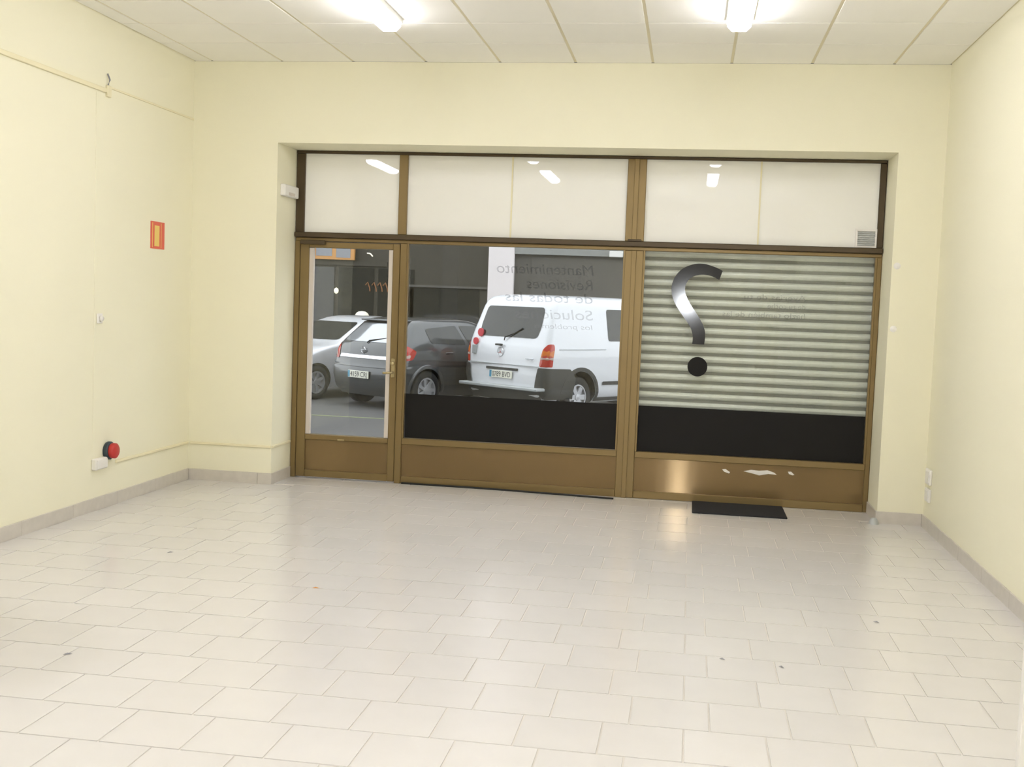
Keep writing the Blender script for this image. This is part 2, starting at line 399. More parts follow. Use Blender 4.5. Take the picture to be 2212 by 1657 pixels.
def window(n, label, x0, x1):
    w = thing('window_%d' % n, label, loc=((x0+x1)/2, D, 0), kind='structure')
    pane('pane', x0, x1, 0.392, 2.056, w)
    box('bead', (x0, x0+0.014, FY0, GY-0.004, 0.392, 2.056), M_BRONZE, w); box('bead', (x1-0.014, x1, FY0, GY-0.004, 0.392, 2.056), M_BRONZE, w)
    box('sill_rail', (x0, x1, FY0-0.004, FY1, 0.340, 0.392), M_BRONZE, w, bv)
    k = box('kick_panel', (x0, x1, FY0+0.018, FY0+0.033, 0.062, 0.340), M_KICK, w); uv_planar(k)
    box('bottom_rail', (x0, x1, FY0-0.004, FY1, 0.0, 0.062), M_BRONZE, w, bv)
    return w
window(1, 'large middle shop window looking onto the parked van', 1.733, 3.582)
w2 = window(2, 'right shop window with closed roller shutter behind it', 3.732, 5.588)
def residue(pts):
    y = FY0+0.017; P = [on_plane(px, py, 1, y) for px, py in pts]; n = len(P)
    V = [(p.x, y, p.z) for p in P]+[(p.x, y+0.001, p.z) for p in P]
    F = [tuple(range(n)), tuple(range(2*n-1, n-1, -1))]+[(i, n+i, n+(i+1) % n, (i+1) % n) for i in range(n)]
    meshobj('sticker_residue', V, F, M_PLASTIC, w2)
residue([(1560, 1014), (1567, 1013), (1577, 1020), (1575, 1023), (1564, 1019)])
residue([(1606, 1018), (1622, 1015), (1640, 1017), (1658, 1016), (1672, 1021), (1678, 1026), (1660, 1024), (1640, 1027), (1622, 1022)])
residue([(1702, 1019), (1709, 1019), (1716, 1026), (1712, 1027), (1704, 1024)])

# vinyl bands
FZ0, FZ1 = 0.394, 0.776
fy = GY-0.0045
b = box('vinyl_band', (1.748, 3.567, fy-0.0006, fy, FZ0, FZ1), M_BLACKFILM); props(b, 'matt black vinyl band along the bottom of middle window', 'vinyl film')
b = box('vinyl_band', (3.747, 5.573, fy-0.0006, fy, FZ0, FZ1-0.002), M_BLACKFILM); props(b, 'matt black vinyl band below the question mark on right window', 'vinyl film')

# question mark decal
outer = [(890, 250), (845, 225), (800, 205), (700, 172), (600, 163), (500, 182), (400, 232), (325, 315), (283, 420), (285, 540), (330, 655), (415, 790), (485, 890), (518, 960), (533, 1040), (525, 1122)]
inner = [(850, 360), (815, 340), (780, 322), (700, 299), (620, 297), (550, 312), (490, 350), (455, 402), (440, 462), (452, 535), (500, 640), (570, 745), (628, 840), (664, 920), (682, 1010), (668, 1130)]
qroot = thing('question_mark_decal', 'large black reversed question mark sticker on the right window glass', 'decal', loc=(4.2, fy, 1.1))
def subdiv(pts, n=4):
    P = [Vector((x, y)) for x, y in pts]; out = []
    for i in range(len(P)-1):
        p0, p1, p2, p3 = P[max(i-1, 0)], P[i], P[i+1], P[min(i+2, len(P)-1)]
        for k in range(n):
            t = k/n
            out.append(0.5*((2*p1)+(p2-p0)*t+(2*p0-5*p1+4*p2-p3)*t*t+(3*p1-p0-3*p2+p3)*t**3))
    out.append(P[-1]); return out
qo, qi = subdiv(outer), subdiv(inner)
V, F = [], []
def qpt(c, y):
    p = on_plane(1400+c[0]/5.522, 540+c[1]/5.522, 1, y); return (p.x, y, p.z)
for a, b2 in zip(qo, qi):
    for y in (fy-0.0008, fy):
        V += [qpt(a, fy-0.0008)[:1]+(y,)+qpt(a, fy-0.0008)[2:], qpt(b2, fy-0.0008)[:1]+(y,)+qpt(b2, fy-0.0008)[2:]]
for i in range(len(qo)-1):
    s = i*4; t = s+4
    F += [(s, s+1, t+1, t), (s+2, t+2, t+3, s+3), (s, t, t+2, s+2), (s+1, s+3, t+3, t+1)]
F += [(0, 2, 3, 1), (len(V)-4, len(V)-3, len(V)-1, len(V)-2)]
meshobj('hook', V, F, M_DECAL, qroot)
pc = on_plane(1400+588/5.522, 540+1393/5.522, 1, fy)
v, f = lathe([(0, -0.0008), (0.081, -0.0008), (0.081, 0.0), (0, 0.0)], 40, 'y', (pc.x, fy, pc.z)); meshobj('dot', v, f, M_BLACKFILM, qroot)

# lettering (reads correctly from the street, so reversed in here)
def lettering(root, s, xstart, zbase, width, height, m, shear=0.0):
    off = OFF[root.name]; words = s.split(' ')
    full, fx0, fx1, _, _ = text_mesh(s, shear=shear); kx = width/(fx1-fx0); bpy.data.meshes.remove(full)
    for i, wd in enumerate(words):
        pre, a, b, _, _ = text_mesh(' '.join(words[:i+1]), shear=shear); bpy.data.meshes.remove(pre)
        me, c, d, _, _ = text_mesh(wd, shear=shear); sh = b-d
        for v in me.vertices: v.co = Vector((xstart-(v.co.x+sh-fx0)*kx, fy-0.0007, zbase+v.co.y*height))-off
        me.materials.clear(); me.materials.append(m)
        link(bpy.data.objects.new('word', me), root)
lt = thing('window_lettering', 'dark reversed service lettering above the van on middle window', 'lettering', loc=(2.93, fy, 1.4))
lettering(lt, 'Mantenimiento', 3.325, 1.838, 0.82, 0.125, M_TEXTV, 0.15)
lettering(lt, 'Revisiones', 3.325, 1.715, 0.56, 0.125, M_TEXTV, 0.15)
lettering(lt, 'de todas las', 3.325, 1.605, 0.74, 0.115, M_TEXTV, 0.15)
lettering(lt, 'Soluciones', 3.335, 1.465, 0.66, 0.120, M_TEXTG, 0.15)
lettering(lt, 'los problemas', 3.335, 1.385, 0.50, 0.060, M_TEXTG, 0.15)
lt = thing('window_lettering', 'faint grey reversed small lettering beside the question mark', 'lettering', loc=(4.8, fy, 1.55))
lettering(lt, 'Averías de tu', 5.055, 1.690, 0.49, 0.060, M_TEXTG)
lettering(lt, 'de tu coche', 5.055, 1.620, 0.30, 0.060, M_TEXTG)
lettering(lt, 'hazlo también de las', 5.055, 1.545, 0.66, 0.060, M_TEXTG)

# roller shutter outside the right window
sh = thing('roller_shutter', 'closed grey metal roller shutter of horizontal slats behind right window', 'shutter', loc=(4.66, 0.60, 0))
SP = 0.0785
zt = on_plane(1400, 558, 1, 0.60).z
# slat profile (y,z) bulging into the room, then a recessed joint below
prof = [(0.012, 0.000), (0.000, 0.006), (-0.006, 0.016), (-0.0085, 0.028), (-0.006, 0.041), (0.000, 0.050), (0.012, 0.055)]
sv, sf = [], []
for x in (3.70, 5.62):
    for y, z in prof: sv.append((x, y, z))
    for y, z in reversed(prof): sv.append((x, y+0.004, z))
n = len(prof)*2
for k in range(n): sf.append((k, (k+1) % n, n+(k+1) % n, n+k))
sm = bpy.data.meshes.new('slat'); sm.from_pydata(sv, [], sf); sm.materials.append(M_GALV); sm.validate()
for p in sm.polygons: p.use_smooth = False
jm = bpy.data.meshes.new('slat_joint'); jm.from_pydata(bverts(3.70, 5.62, 0.010, 0.020, -0.0255, 0.002), [], BF); jm.materials.append(M_GALVD)
z = zt+0.012
zs = []
while z+0.06 < 2.30: zs.append(z); z += SP
z = zt+0.012-SP
while z > 0.03: zs.append(z); z -= SP
for z in sorted(zs, reverse=True):
    o = bpy.data.objects.new('slat', sm); COL.objects.link(o); o.parent = sh; o.location = Vector((0, 0.60, z))-Vector(sh.location)
    q = bpy.data.objects.new('slat_joint', jm); COL.objects.link(q); q.parent = o
box('guide_rail', (3.66, 3.70, 0.575, 0.64, 0.0, 2.35), M_GALVD, sh); box('guide_rail', (5.59, 5.627, 0.575, 0.64, 0.0, 2.35), M_GALVD, sh)

# vent grille in the upper right light
vg = thing('vent_grille', 'small square white vent grille in corner of the upper right panel', 'vent', loc=(5.50, D, 2.13))
boxes('frame', [(5.41, 5.575, FY0-0.002, FY0+0.02, 2.262, 2.28), (5.41, 5.575, FY0-0.002, FY0+0.02, 2.132, 2.146), (5.41, 5.426, FY0-0.002, FY0+0.02, 2.146, 2.262), (5.561, 5.575, FY0-0.002, FY0+0.02, 2.146, 2.262)], M_PLASTIC, vg)
for k in range(7): box('louvre', (5.426, 5.561, FY0+0.002, FY0+0.016, 2.150+k*0.016, 2.158+k*0.016), M_STEP, vg)

# ------------------------------------------------------------------ ceiling lights
LL = 1.22
def make_light(x, y1, label):
    t = thing('ceiling_light', label, 'light', loc=(x, y1-LL/2, RH), group='fluorescent ceiling lights')
    w = 0.085
    box('housing', (x-w, x+w, y1-LL, y1, RH-0.030, RH+0.004), M_LAMPBODY, t, 0.004)
    # half-octagon opal diffuser
    pr = [(-w+0.006, -0.030), (-w+0.010, -0.055), (-0.045, -0.085), (0.045, -0.085), (w-0.010, -0.055), (w-0.006, -0.030)]
    ya, yb = y1-LL+0.008, y1-0.008
    v = []
    for y, s in ((ya, 0.8), (ya+0.02, 1.0), (yb-0.02, 1.0), (yb, 0.8)):
        for a, h in pr: v.append((x+a*s, y, RH-0.030+(h+0.030)*s))
    f = []; m = len(pr)
    for j in range(3):
        for k in range(m-1): f.append((j*m+k, j*m+k+1, (j+1)*m+k+1, (j+1)*m+k))
    f.append(tuple(range(m))); f.append(tuple(range(3*m, 4*m))[::-1])
    meshobj('diffuser', v, f, M_LAMP, t)
for x, n in ((2.03, 'left'), (4.36, 'right')):
    make_light(x, -1.35, 'lit white fluorescent ceiling light nearest the shopfront in the %s row' % n)
    make_light(x, -3.65, 'lit white fluorescent ceiling light halfway down the %s row' % n)
    make_light(x, -6.00, 'lit white fluorescent ceiling light farthest from shopfront in the %s row' % n)
make_light(-0.24, -5.15, 'lit white fluorescent ceiling light reflected in the panel above the door')

# ------------------------------------------------------------------ wall fittings
# alarm box on the left reveal
ab = thing('alarm_sensor', 'white alarm sensor box on the left reveal beside the upper door panel', 'sensor', loc=(OX0, 0.25, 2.40))
box('case', (OX0, OX0+0.045, 0.07, 0.40, 2.405, 2.50), M_PLASTIC, ab, 0.006); box('lens', (OX0+0.04, OX0+0.048, 0.16, 0.30, 2.415, 2.44), M_SEAL, ab)
# fire sign on the left wall
fs = thing('fire_sign', 'red and yellow extinguisher sign high on the left wall', 'sign', loc=(0, -0.62, 1.9))
box('backing', (0.0, 0.004, -0.735, -0.505, 1.905, 2.115), M_SIGNRED, fs)
box('pictogram', (0.004, 0.0055, -0.675, -0.595, 1.925, 2.085), M_SIGNYEL, fs)
box('border_line', (0.004, 0.005, -0.712, -0.704, 1.915, 2.105), M_SIGNYEL, fs); box('border_line', (0.004, 0.005, -0.566, -0.560, 1.915, 2.105), M_SIGNYEL, fs)
# red industrial socket
rs = thing('industrial_socket', 'round red industrial socket with dark collar low on left wall', 'socket', loc=(0, -1.36, 0.41))
v, f = lathe([(0, 0), (0.062, 0), (0.066, 0.01), (0.066, 0.028), (0.058, 0.036), (0, 0.036)], 24, 'x', (0, -1.36, 0.412)); meshobj('collar', v, f, M_DARKPL, rs, True)
v, f = lathe([(0, 0.03), (0.052, 0.03), (0.056, 0.045), (0.056, 0.068), (0.046, 0.076), (0, 0.076)], 24, 'x', (0, -1.36, 0.412)); meshobj('cap', v, f, M_RED, rs, True)
# white box below it
wb = thing('junction_box', 'white junction box below the red socket on left wall', 'junction box', loc=(0, -1.50, 0.29))
box('case', (0, 0.04, -1.58, -1.42, 0.295, 0.375), M_PLASTIC, wb, 0.006); box('lid', (0.04, 0.046, -1.572, -1.428, 0.303, 0.367), M_PLASTIC, wb, 0.002)
# thermostat knob
kb = thing('wall_button', 'small white button halfway up the left wall', 'button', loc=(0, -1.495, 1.37))
box('plate', (0, 0.012, -1.53, -1.46, 1.335, 1.405), M_PLASTIC, kb, 0.004)
v, f = lathe([(0, 0.012), (0.02, 0.012), (0.018, 0.03), (0, 0.03)], 16, 'x', (0, -1.495, 1.37)); meshobj('knob', v, f, M_PLASTIC, kb, True)
# cable ducts painted like the wall
props(box('cable_duct', (0, 0.016, -3.55, -1.44, 2.955, 2.985), M_PAINTDUCT, None, 0.003), 'painted cable duct running high along the left wall', 'cable duct')
props(box('cable_duct', (0, 0.008, -1.38, -0.01, 2.995, 3.010), M_PAINTDUCT, None, 0.002), 'thin painted cable duct high on left wall next to the corner', 'cable duct')
props(box('cable_duct', (0, 0.003, -1.565, -1.552, 0.42, 2.94), M_WALL, None, 0.001), 'painted vertical cable duct on the left wall', 'cable duct')
props(box('cable_duct', (0, 0.014, -1.24, -0.02, 0.305, 0.325), M_PAINTDUCT, None, 0.003), 'painted cable duct low on the left wall beside red socket', 'cable duct')
props(box('cable_duct', (0.02, OX0-0.002, -0.014, 0, 0.304, 0.324), M_PAINTDUCT, None, 0.003), 'painted cable duct low on the front wall left of door', 'cable duct')
props(box('cable_duct', (OX0, OX0+0.014, 0.002, 0.43, 0.304, 0.324), M_PAINTDUCT, None, 0.003), 'painted cable duct low on the left reveal', 'cable duct')
cb = thing('cable_bracket', 'small bracket joining two ducts high on left wall', 'bracket', loc=(0, -1.42, 2.95))
box('plate', (0, 0.02, -1.44, -1.385, 2.93, 3.01), M_PAINTDUCT, cb, 0.004)
v, f = tube([(0.01, -1.42, 3.01), (0.018, -1.41, 3.05), (0.010, -1.43, 3.09)], 0.006, 6); meshobj('hook', v, f, M_GRSCRAP, cb)
# sockets on the right wall by the corner
so = thing('wall_socket', 'white double socket plate on the right wall, upper of two', 'socket', loc=(RW, -0.16, 0.33))
box('plate', (RW-0.02, RW, -0.235, -0.085, 0.345, 0.46), M_PLASTIC, so, 0.004); box('insert', (RW-0.024, RW-0.02, -0.215, -0.105, 0.362, 0.442), M_PLASTIC, so)
so = thing('wall_socket', 'white double socket plate on the right wall, lower of two', 'socket', loc=(RW, -0.17, 0.20))
box('plate', (RW-0.02, RW, -0.235, -0.095, 0.215, 0.315), M_PLASTIC, so, 0.004); box('insert', (RW-0.024, RW-0.02, -0.215, -0.115, 0.23, 0.30), M_PLASTIC, so)
# two filler spots on the right pier
for zc, lab in ((1.975, 'upper'), (1.497, 'lower')):
    v, f = lathe([(0, -0.004), (0.02, -0.003), (0.026, 0.0)], 14, 'y', (5.667, 0, zc)); o = meshobj('filler_patch', v, f, M_PLASTIC, None, True); props(o, 'small white filler patch beside right window, %s of two' % lab, 'wall patch')

# ------------------------------------------------------------------ floor items
props(box('door_mat', (4.222, 4.952, -0.09, 0.43, 0.0, 0.012), M_MAT, None, 0.004), 'black rectangular doormat on floor below right window', 'doormat')
v, f = tube([(1.75, 0.425, 0.008), (2.29, 0.42, 0.008), (2.60, 0.405, 0.008), (2.95, 0.37, 0.008), (3.3, 0.34, 0.008), (3.58, 0.31, 0.008)], 0.008, 6)
props(meshobj('floor_cable', v, f, M_RUBBER, None, True), 'thin black cable lying along foot of middle window', 'cable')
def scrap(px, py, L, m, label, a):
    p = on_plane(px, py, 2, 0); c, s = math.cos(a)*L, math.sin(a)*L; w = 0.3
    v = [(p.x-c, p.y-s, 0.001), (p.x+s*w, p.y-c*w, 0.003), (p.x+c, p.y+s, 0.001), (p.x-s*w, p.y+c*w, 0.004), (p.x, p.y, 0.009)]
    props(meshobj('litter_scrap', v, [(0, 1, 4), (1, 2, 4), (2, 3, 4), (3, 0, 4), (3, 2, 1, 0)], m), label, 'litter')
scrap(682, 1271, 0.022, M_ORSCRAP, 'tiny orange scrap on the floor tiles in the left middle', 0.2)
scrap(368, 1194, 0.022, M_GRSCRAP, 'tiny grey scrap on the floor near the left wall', 0.8)
scrap(146, 1414, 0.02, M_GRSCRAP, 'tiny grey scrap on the floor at the far left', 0.5)
scrap(1893, 1345, 0.02, M_GRSCRAP, 'tiny dark scrap on the floor near the right wall', 2.6)
scrap(1560, 1425, 0.016, M_GRSCRAP, 'tiny bluish scrap on the floor below the doormat', 2.7)
scrap(1688, 1442, 0.016, M_GRSCRAP, 'tiny dark scrap on the floor nearest the picture bottom', 2.5)
v, f = lathe([(0.0, 0.05), (0.02, 0.045), (0.035, 0.02), (0.04, 0.0)], 12, 'z', (5.60, -0.05, 0)); props(meshobj('smudge_cone', v, f, M_STEP, None, True), 'small grey cone for the dark smudge at foot of the right pier', 'smudge')  # low grey cone standing in for a dark smudge

# unseen round table added beyond the left edge to cast the floor shadow
rt = thing('shadow_table', 'round wooden table added out of view past the left edge to cast a floor shadow', 'table', loc=(0.80, -4.85, 0))
M_WOOD = mat('brown_wood', (0.22, 0.12, 0.06), 0.5, var=0.2, vscale=8)
v, f = lathe([(0, 0.72), (0.49, 0.72), (0.50, 0.735), (0.49, 0.75), (0, 0.75)], 40, 'z', (0.80, -4.85, 0)); meshobj('table_top', v, f, M_WOOD, rt)
v, f = lathe([(0, 0.03), (0.05, 0.03), (0.04, 0.4), (0.05, 0.72), (0, 0.72)], 16, 'z', (0.80, -4.85, 0)); meshobj('column', v, f, M_DKBRONZE, rt, True)
v, f = lathe([(0, 0), (0.28, 0), (0.27, 0.02), (0.06, 0.04), (0, 0.04)], 28, 'z', (0.80, -4.85, 0)); meshobj('base', v, f, M_DKBRONZE, rt)

# white door leaf standing open at the right edge
wd = thing('door_2', 'white open door leaf at the right edge of the picture', loc=(5.66, -5.10, 0), kind='structure')
LX = on_plane(2193, 1640, 1, -5.08).x
box('leaf', (LX, 5.955, -5.12, -5.08, 0.005, 2.05), M_PLASTIC, wd, 0.003)
box('raised_panel', (5.44, 5.85, -5.08, -5.074, 0.15, 0.95), M_PLASTIC, wd, 0.002); box('raised_panel', (5.44, 5.85, -5.08, -5.074, 1.1, 1.9), M_PLASTIC, wd, 0.002)

# ------------------------------------------------------------------ street
GZ = -0.25
props(box('ground_road', (-30, 30, 3.2, 14.2, GZ-0.2, GZ), M_ASPHALT), kind='structure')
props(box('ground_near_pavement', (-30, 30, WT, 3.2, GZ-0.2, -0.03), M_PAVE), kind='structure')
props(box('ground_far_pavement', (-30, 30, 14.2, 17, GZ-0.2, -0.03), M_PAVE), kind='structure')
o = box('road_line', (-6, 0.9, 7.66, 7.76, GZ, GZ+0.003), M_YLINE); props(o, 'worn yellow painted line on the road seen through door', 'road line')
FYY = 16.5
facs = thing('wall_opposite', 'dark building facade across the street behind the vehicles', kind='structure', loc=(0, FYY, 0))
box('dark_wall', (-14, -0.40, FYY, FYY+0.6, -0.03, 9), M_FACD, facs)
box('grey_wall', (0.17, 14, FYY, FYY+0.6, -0.03, 9), M_FACG, facs)
box('pillar', (-0.42, 0.165, FYY-0.12, FYY+0.6, -0.03, 9), M_PILLAR, facs, 0.01)
box('ledge', (-2.75, -0.43, FYY-0.06, FYY, 1.86, 1.91), M_FACG, facs)
box('shop_window', (-2.7, -0.62, FYY-0.02, FYY, 0.3, 1.84), M_SHOPGLASS, facs)
box('beam', (0.17, 5, FYY-0.10, FYY, 2.68, 2.86), M_FACL, facs)
box('wall_lamp_box', (2.30, 2.60, FYY-0.16, FYY-0.10, 2.67, 2.80), M_PLASTIC, facs, 0.01)
box('garage_panel', (0.55, 6.5, FYY-0.03, FYY, -0.03, 2.62), M_FACG, facs)
box('lintel', (-6.5, -2.8, FYY-0.05, FYY, 2.30, 2.40), M_FACD, facs)
for xw in (-4.9, -3.95, -3.0):
    box('shop_window', (xw, xw+0.85, FYY-0.02, FYY, 0.4, 2.25), M_SHOPGLASS, facs)
# sign with grey-blue fields and an orange stripe
sg = thing('shop_sign', 'grey and orange shop sign across the street seen through door top', 'sign', loc=(-4.08, FYY, 2.4))
box('board', (-4.52, -3.55, FYY-0.14, FYY-0.051, 2.42, 2.78), M_SIGNORG, sg, 0.006)
box('field', (-4.46, -4.08, FYY-0.15, FYY-0.14, 2.50, 2.78), M_SIGNBLUE, sg); box('field', (-3.98, -3.64, FYY-0.15, FYY-0.14, 2.47, 2.78), M_SIGNBLUE, sg)
for k, x in enumerate((-3.24, -3.09, -2.95, -2.82)):
    v, f = tube([(x-0.05, FYY-0.05, 1.86), (x, FYY-0.05, 1.93), (x+0.05, FYY-0.05, 1.80), (x+0.06, FYY-0.05, 1.72)], 0.014, 6)
    o = meshobj('lit_letter', v, f, M_ORANGELIGHT, None); props(o, 'dim orange lit stroke across the street, %s of four from the left' % ('first', 'second', 'third', 'fourth')[k], 'lit letter', 'orange lit strokes across the street')
def wlamp(px, py, w, h, m, label):
    p = on_plane(px, py, 1, FYY-0.1); t = thing('wall_lamp', label, 'lamp', loc=(p.x, FYY, p.z))
    box('bracket', (p.x-0.02, p.x+0.02, FYY-0.09, FYY-0.02, p.z-0.02, p.z+0.02), M_DKBRONZE, t)
    v, f = lathe([(0, -h), (w*0.8, -h*0.6), (w, 0), (w*0.8, h*0.6), (0, h)], 14, 'z', (p.x, FYY-0.12, p.z)); meshobj('shade', v, f, m, t, True)
wlamp(727, 628, 0.055, 0.075, M_WARMLIGHT, 'pale glowing wall lamp across the street, seen through door glass')
v, f = tube([on_plane(793, 547, 1, FYY-0.06), on_plane(799, 547.5, 1, FYY-0.06), on_plane(802, 550, 1, FYY-0.06), on_plane(805, 554, 1, FYY-0.06)], 0.016, 6)  # motion streak of a shop light, built as a glowing curved tube
props(meshobj('light_streak', v, f, M_WARMLIGHT), 'small curved bright shop light streak at the top of door view', 'shop light')
# globe behind the dark car
p = on_plane(782, 680, 1, 14.6)
gl = thing('globe_lamp', 'cream dome shaped post lamp behind the dark car roof', 'lamp', loc=(p.x, 14.6, -0.03))
v, f = lathe([(0, -0.03), (0.05, -0.03), (0.05, p.z-0.07), (0, p.z-0.07)], 12, 'z', (p.x, 14.6, 0)); meshobj('post', v, f, M_DKBRONZE, gl)
v, f = lathe([(0, -0.075), (0.12, -0.075), (0.15, -0.05), (0.15, -0.01), (0.12, 0.04), (0.07, 0.07), (0, 0.08)], 20, 'z', (p.x, 14.6, p.z)); meshobj('dome', v, f, M_CREAM, gl, True)

# ------------------------------------------------------------------ vehicles
def lerp_keys(keys, z):
    if z <= keys[0][0]: return keys[0][1:]
    for a, b in zip(keys, keys[1:]):
        if z <= b[0]:
            t = (z-a[0])/(b[0]-a[0]); return tuple(a[i]+(b[i]-a[i])*t for i in range(1, len(a)))
    return keys[-1][1:]
class Car:
    """stacked plan outlines; keys: (z, x_rear, x_front, half_width, rear_corner, front_corner)"""
    def __init__(s, keys, bow_r=0.06, bow_f=0.10, plan=0.0):
        s.keys = keys; s.bow_r = bow_r; s.bow_f = bow_f; s.plan = plan
    def par(s, z): return lerp_keys(s.keys, z)
    def outline(s, z, nr=10, nc=6, ns=14, nf=10):
        xr, xf, w, rc, fc = s.par(z); rc = min(rc, w*0.9); fc = min(fc, w*0.9); pts = []
        def X(y, front): 
            return (xf-s.bow_f*(y/max(w, .01))**2) if front else (xr+s.bow_r*(y/max(w, .01))**2)
        yc = w-rc; xr2 = X(yc, False)
        for k in range(nr+1): y = yc-2*yc*k/nr; pts.append((X(y, False), y))       # rear, left -> right
        for k in range(1, nc+1): a = (PI/2)*k/nc; pts.append((xr2+rc*(1-math.cos(a)), -(yc+rc*math.sin(a))))
        yf = w-fc; xf2 = X(yf, True); xa, xb = xr2+rc, xf2-fc
        for k in range(1, ns+1): pts.append((xa+(xb-xa)*k/ns, -w))
        for k in range(1, nc+1): a = (PI/2)*k/nc; pts.append((xb+fc*math.sin(a), -(yf+fc*math.cos(a))))
        for k in range(1, nf+1): y = -yf+2*yf*k/nf; pts.append((X(y, True), y))
        for k in range(1, nc+1): a = (PI/2)*k/nc; pts.append((xf2-fc*(1-math.cos(a)), yf+fc*math.sin(a)))
        for k in range(1, ns+1): pts.append((xb+(xa-xb)*k/ns, w))
        for k in range(1, nc): a = (PI/2)*k/nc; pts.append((xa-rc*math.sin(a), yc+rc*math.cos(a)))
        return pts
    def body(s, root, m, arches, zs):
        V, F = [], []; N = None
        for z in zs:
            o = s.outline(z); N = len(o); V += [(x, y, z) for x, y in o]
        for j in range(len(zs)-1):
            for k in range(N): a, b = j*N+k, j*N+(k+1) % N; F.append((a, b, b+N, a+N))
        F.append(tuple(range(N))[::-1]); F.append(tuple(range((len(zs)-1)*N, len(zs)*N)))
        me = bpy.data.meshes.new('body'); me.from_pydata(V, [], F); me.validate(); me.materials.append(m); me.materials.append(M_INNER)
        tmp = bpy.data.objects.new('body_tmp', me); COL.objects.link(tmp); cut = []
        for (x, y, r, zc) in arches:
            v, f = lathe([(r, -0.22), (r, 0.22)], 28, 'y', (x, y, zc)); n = 28
            f.append(tuple(range(n))); f.append(tuple(range(n, 2*n))[::-1])
            cm = bpy.data.meshes.new('cut'); cm.from_pydata(v, [], f); cm.materials.append(M_INNER)
            bmx = bmesh.new(); bmx.from_mesh(cm); bmesh.ops.recalc_face_normals(bmx, faces=bmx.faces); bmx.to_mesh(cm); bmx.free()
            c = bpy.data.objects.new('cut', cm); COL.objects.link(c); cut.append(c)
            bo = tmp.modifiers.new('b', 'BOOLEAN'); bo.operation = 'DIFFERENCE'; bo.object = c; bo.solver = 'EXACT'
            try: bo.material_mode = 'TRANSFER'
            except Exception: pass
        bmx = bmesh.new(); bmx.from_mesh(me); bmesh.ops.recalc_face_normals(bmx, faces=bmx.faces); bmx.to_mesh(me); bmx.free()
        dg = bpy.context.evaluated_depsgraph_get(); dg.update()
        fin = bpy.data.meshes.new_from_object(tmp.evaluated_get(dg)); fin.name = 'body'
        bpy.data.objects.remove(tmp)
        for c in cut: bpy.data.objects.remove(c)
        for p in fin.polygons: p.use_smooth = True
        try: fin.set_sharp_from_angle(angle=math.radians(38))
        except Exception: pass
        o = bpy.data.objects.new('body', fin); COL.objects.link(o); o.parent = root; return o
    # maps: (a, z) -> point
    def m_side(s, sg, d=0.004):
        def f(x, z): w = s.par(z)[2]; return (x, sg*(w+d), z)
        return f
    def m_rear(s, d=0.004):
        def f(y, z):
            xr, xf, w, rc, fc = s.par(z); return (xr+s.bow_r*(y/w)**2-d, y, z)
        return f
    def m_front(s, d=0.004):
        def f(y, z):
            xr, xf, w, rc, fc = s.par(z); return (xf-s.bow_f*(y/w)**2+d, y, z+d*0.6)
        return f
    def m_wrap(s, sg, d=0.004):
        """t: arc length from the rear centre towards side sg, round the corner, forward along the side"""
        def f(t, z):
            xr, xf, w, rc, fc = s.par(z); yc = w-rc; xr2 = xr+s.bow_r*(yc/w)**2
            if t <= yc: return (xr+s.bow_r*(t/w)**2-d, sg*t, z)
            a = (t-yc)/rc
            if a <= PI/2: return (xr2+rc-(rc+d)*math.cos(a), sg*(yc+(rc+d)*math.sin(a)), z)
            return (xr2+rc+(t-yc-rc*PI/2), sg*(w+d), z)
        return f
def rounded(poly, r, n=4):
    out = []; P = [Vector(p) for p in poly]; N = len(P)
    for i in range(N):
        p, a, b = P[i], P[i-1], P[(i+1) % N]; da, db = (a-p), (b-p); ra = min(r, da.length*.45); rb = min(r, db.length*.45)
        s, e = p+da.normalized()*ra, p+db.normalized()*rb
        for k in range(n+1):
            t = k/n; out.append((1-t)**2*s+2*t*(1-t)*p+t*t*e)
    return out
def patch(name, root, mp, poly, m, r=0.04, th=0.0, parent=None, rings=6, world=False):
    P = rounded(poly, r); 
    # densify the outline
    Q = []
    for i in range(len(P)):
        a, b = P[i], P[(i+1) % len(P)]; n = max(1, int((b-a).length/0.08))
        for k in range(n): Q.append(a+(b-a)*(k/n))
    c = sum(Q, Vector((0, 0)))/len(Q); V, F = [], []; N = len(Q)
    for j in range(rings):
        s = 1-j/rings
        for q in Q: p = c+(q-c)*s; V.append(mp(p.x, p.y))
    V.append(mp(c.x, c.y))
    for j in range(rings-1):
        for k in range(N): a, b = j*N+k, j*N+(k+1) % N; F.append((a, b, b+N, a+N))
    for k in range(N): F.append(((rings-1)*N+k, (rings-1)*N+(k+1) % N, len(V)-1))
    me = bpy.data.meshes.new(name); me.from_pydata(V, [], F); me.materials.append(m)
    bm = bmesh.new(); bm.from_mesh(me); bmesh.ops.recalc_face_normals(bm, faces=bm.faces)
    bm.faces.ensure_lookup_table(); f0 = bm.faces[len(bm.faces)//2]
    ctr = Vector((2.1, 0, 0.8)); flip = sum(1 if fc.normal.dot(fc.calc_center_median()-ctr) > 0 else -1 for fc in bm.faces) < 0
    if flip: bmesh.ops.reverse_faces(bm, faces=bm.faces)
    bm.to_mesh(me); bm.free()
    for p in me.polygons: p.use_smooth = True
    o = bpy.data.objects.new(name, me); COL.objects.link(o); o.parent = parent or root
    return o
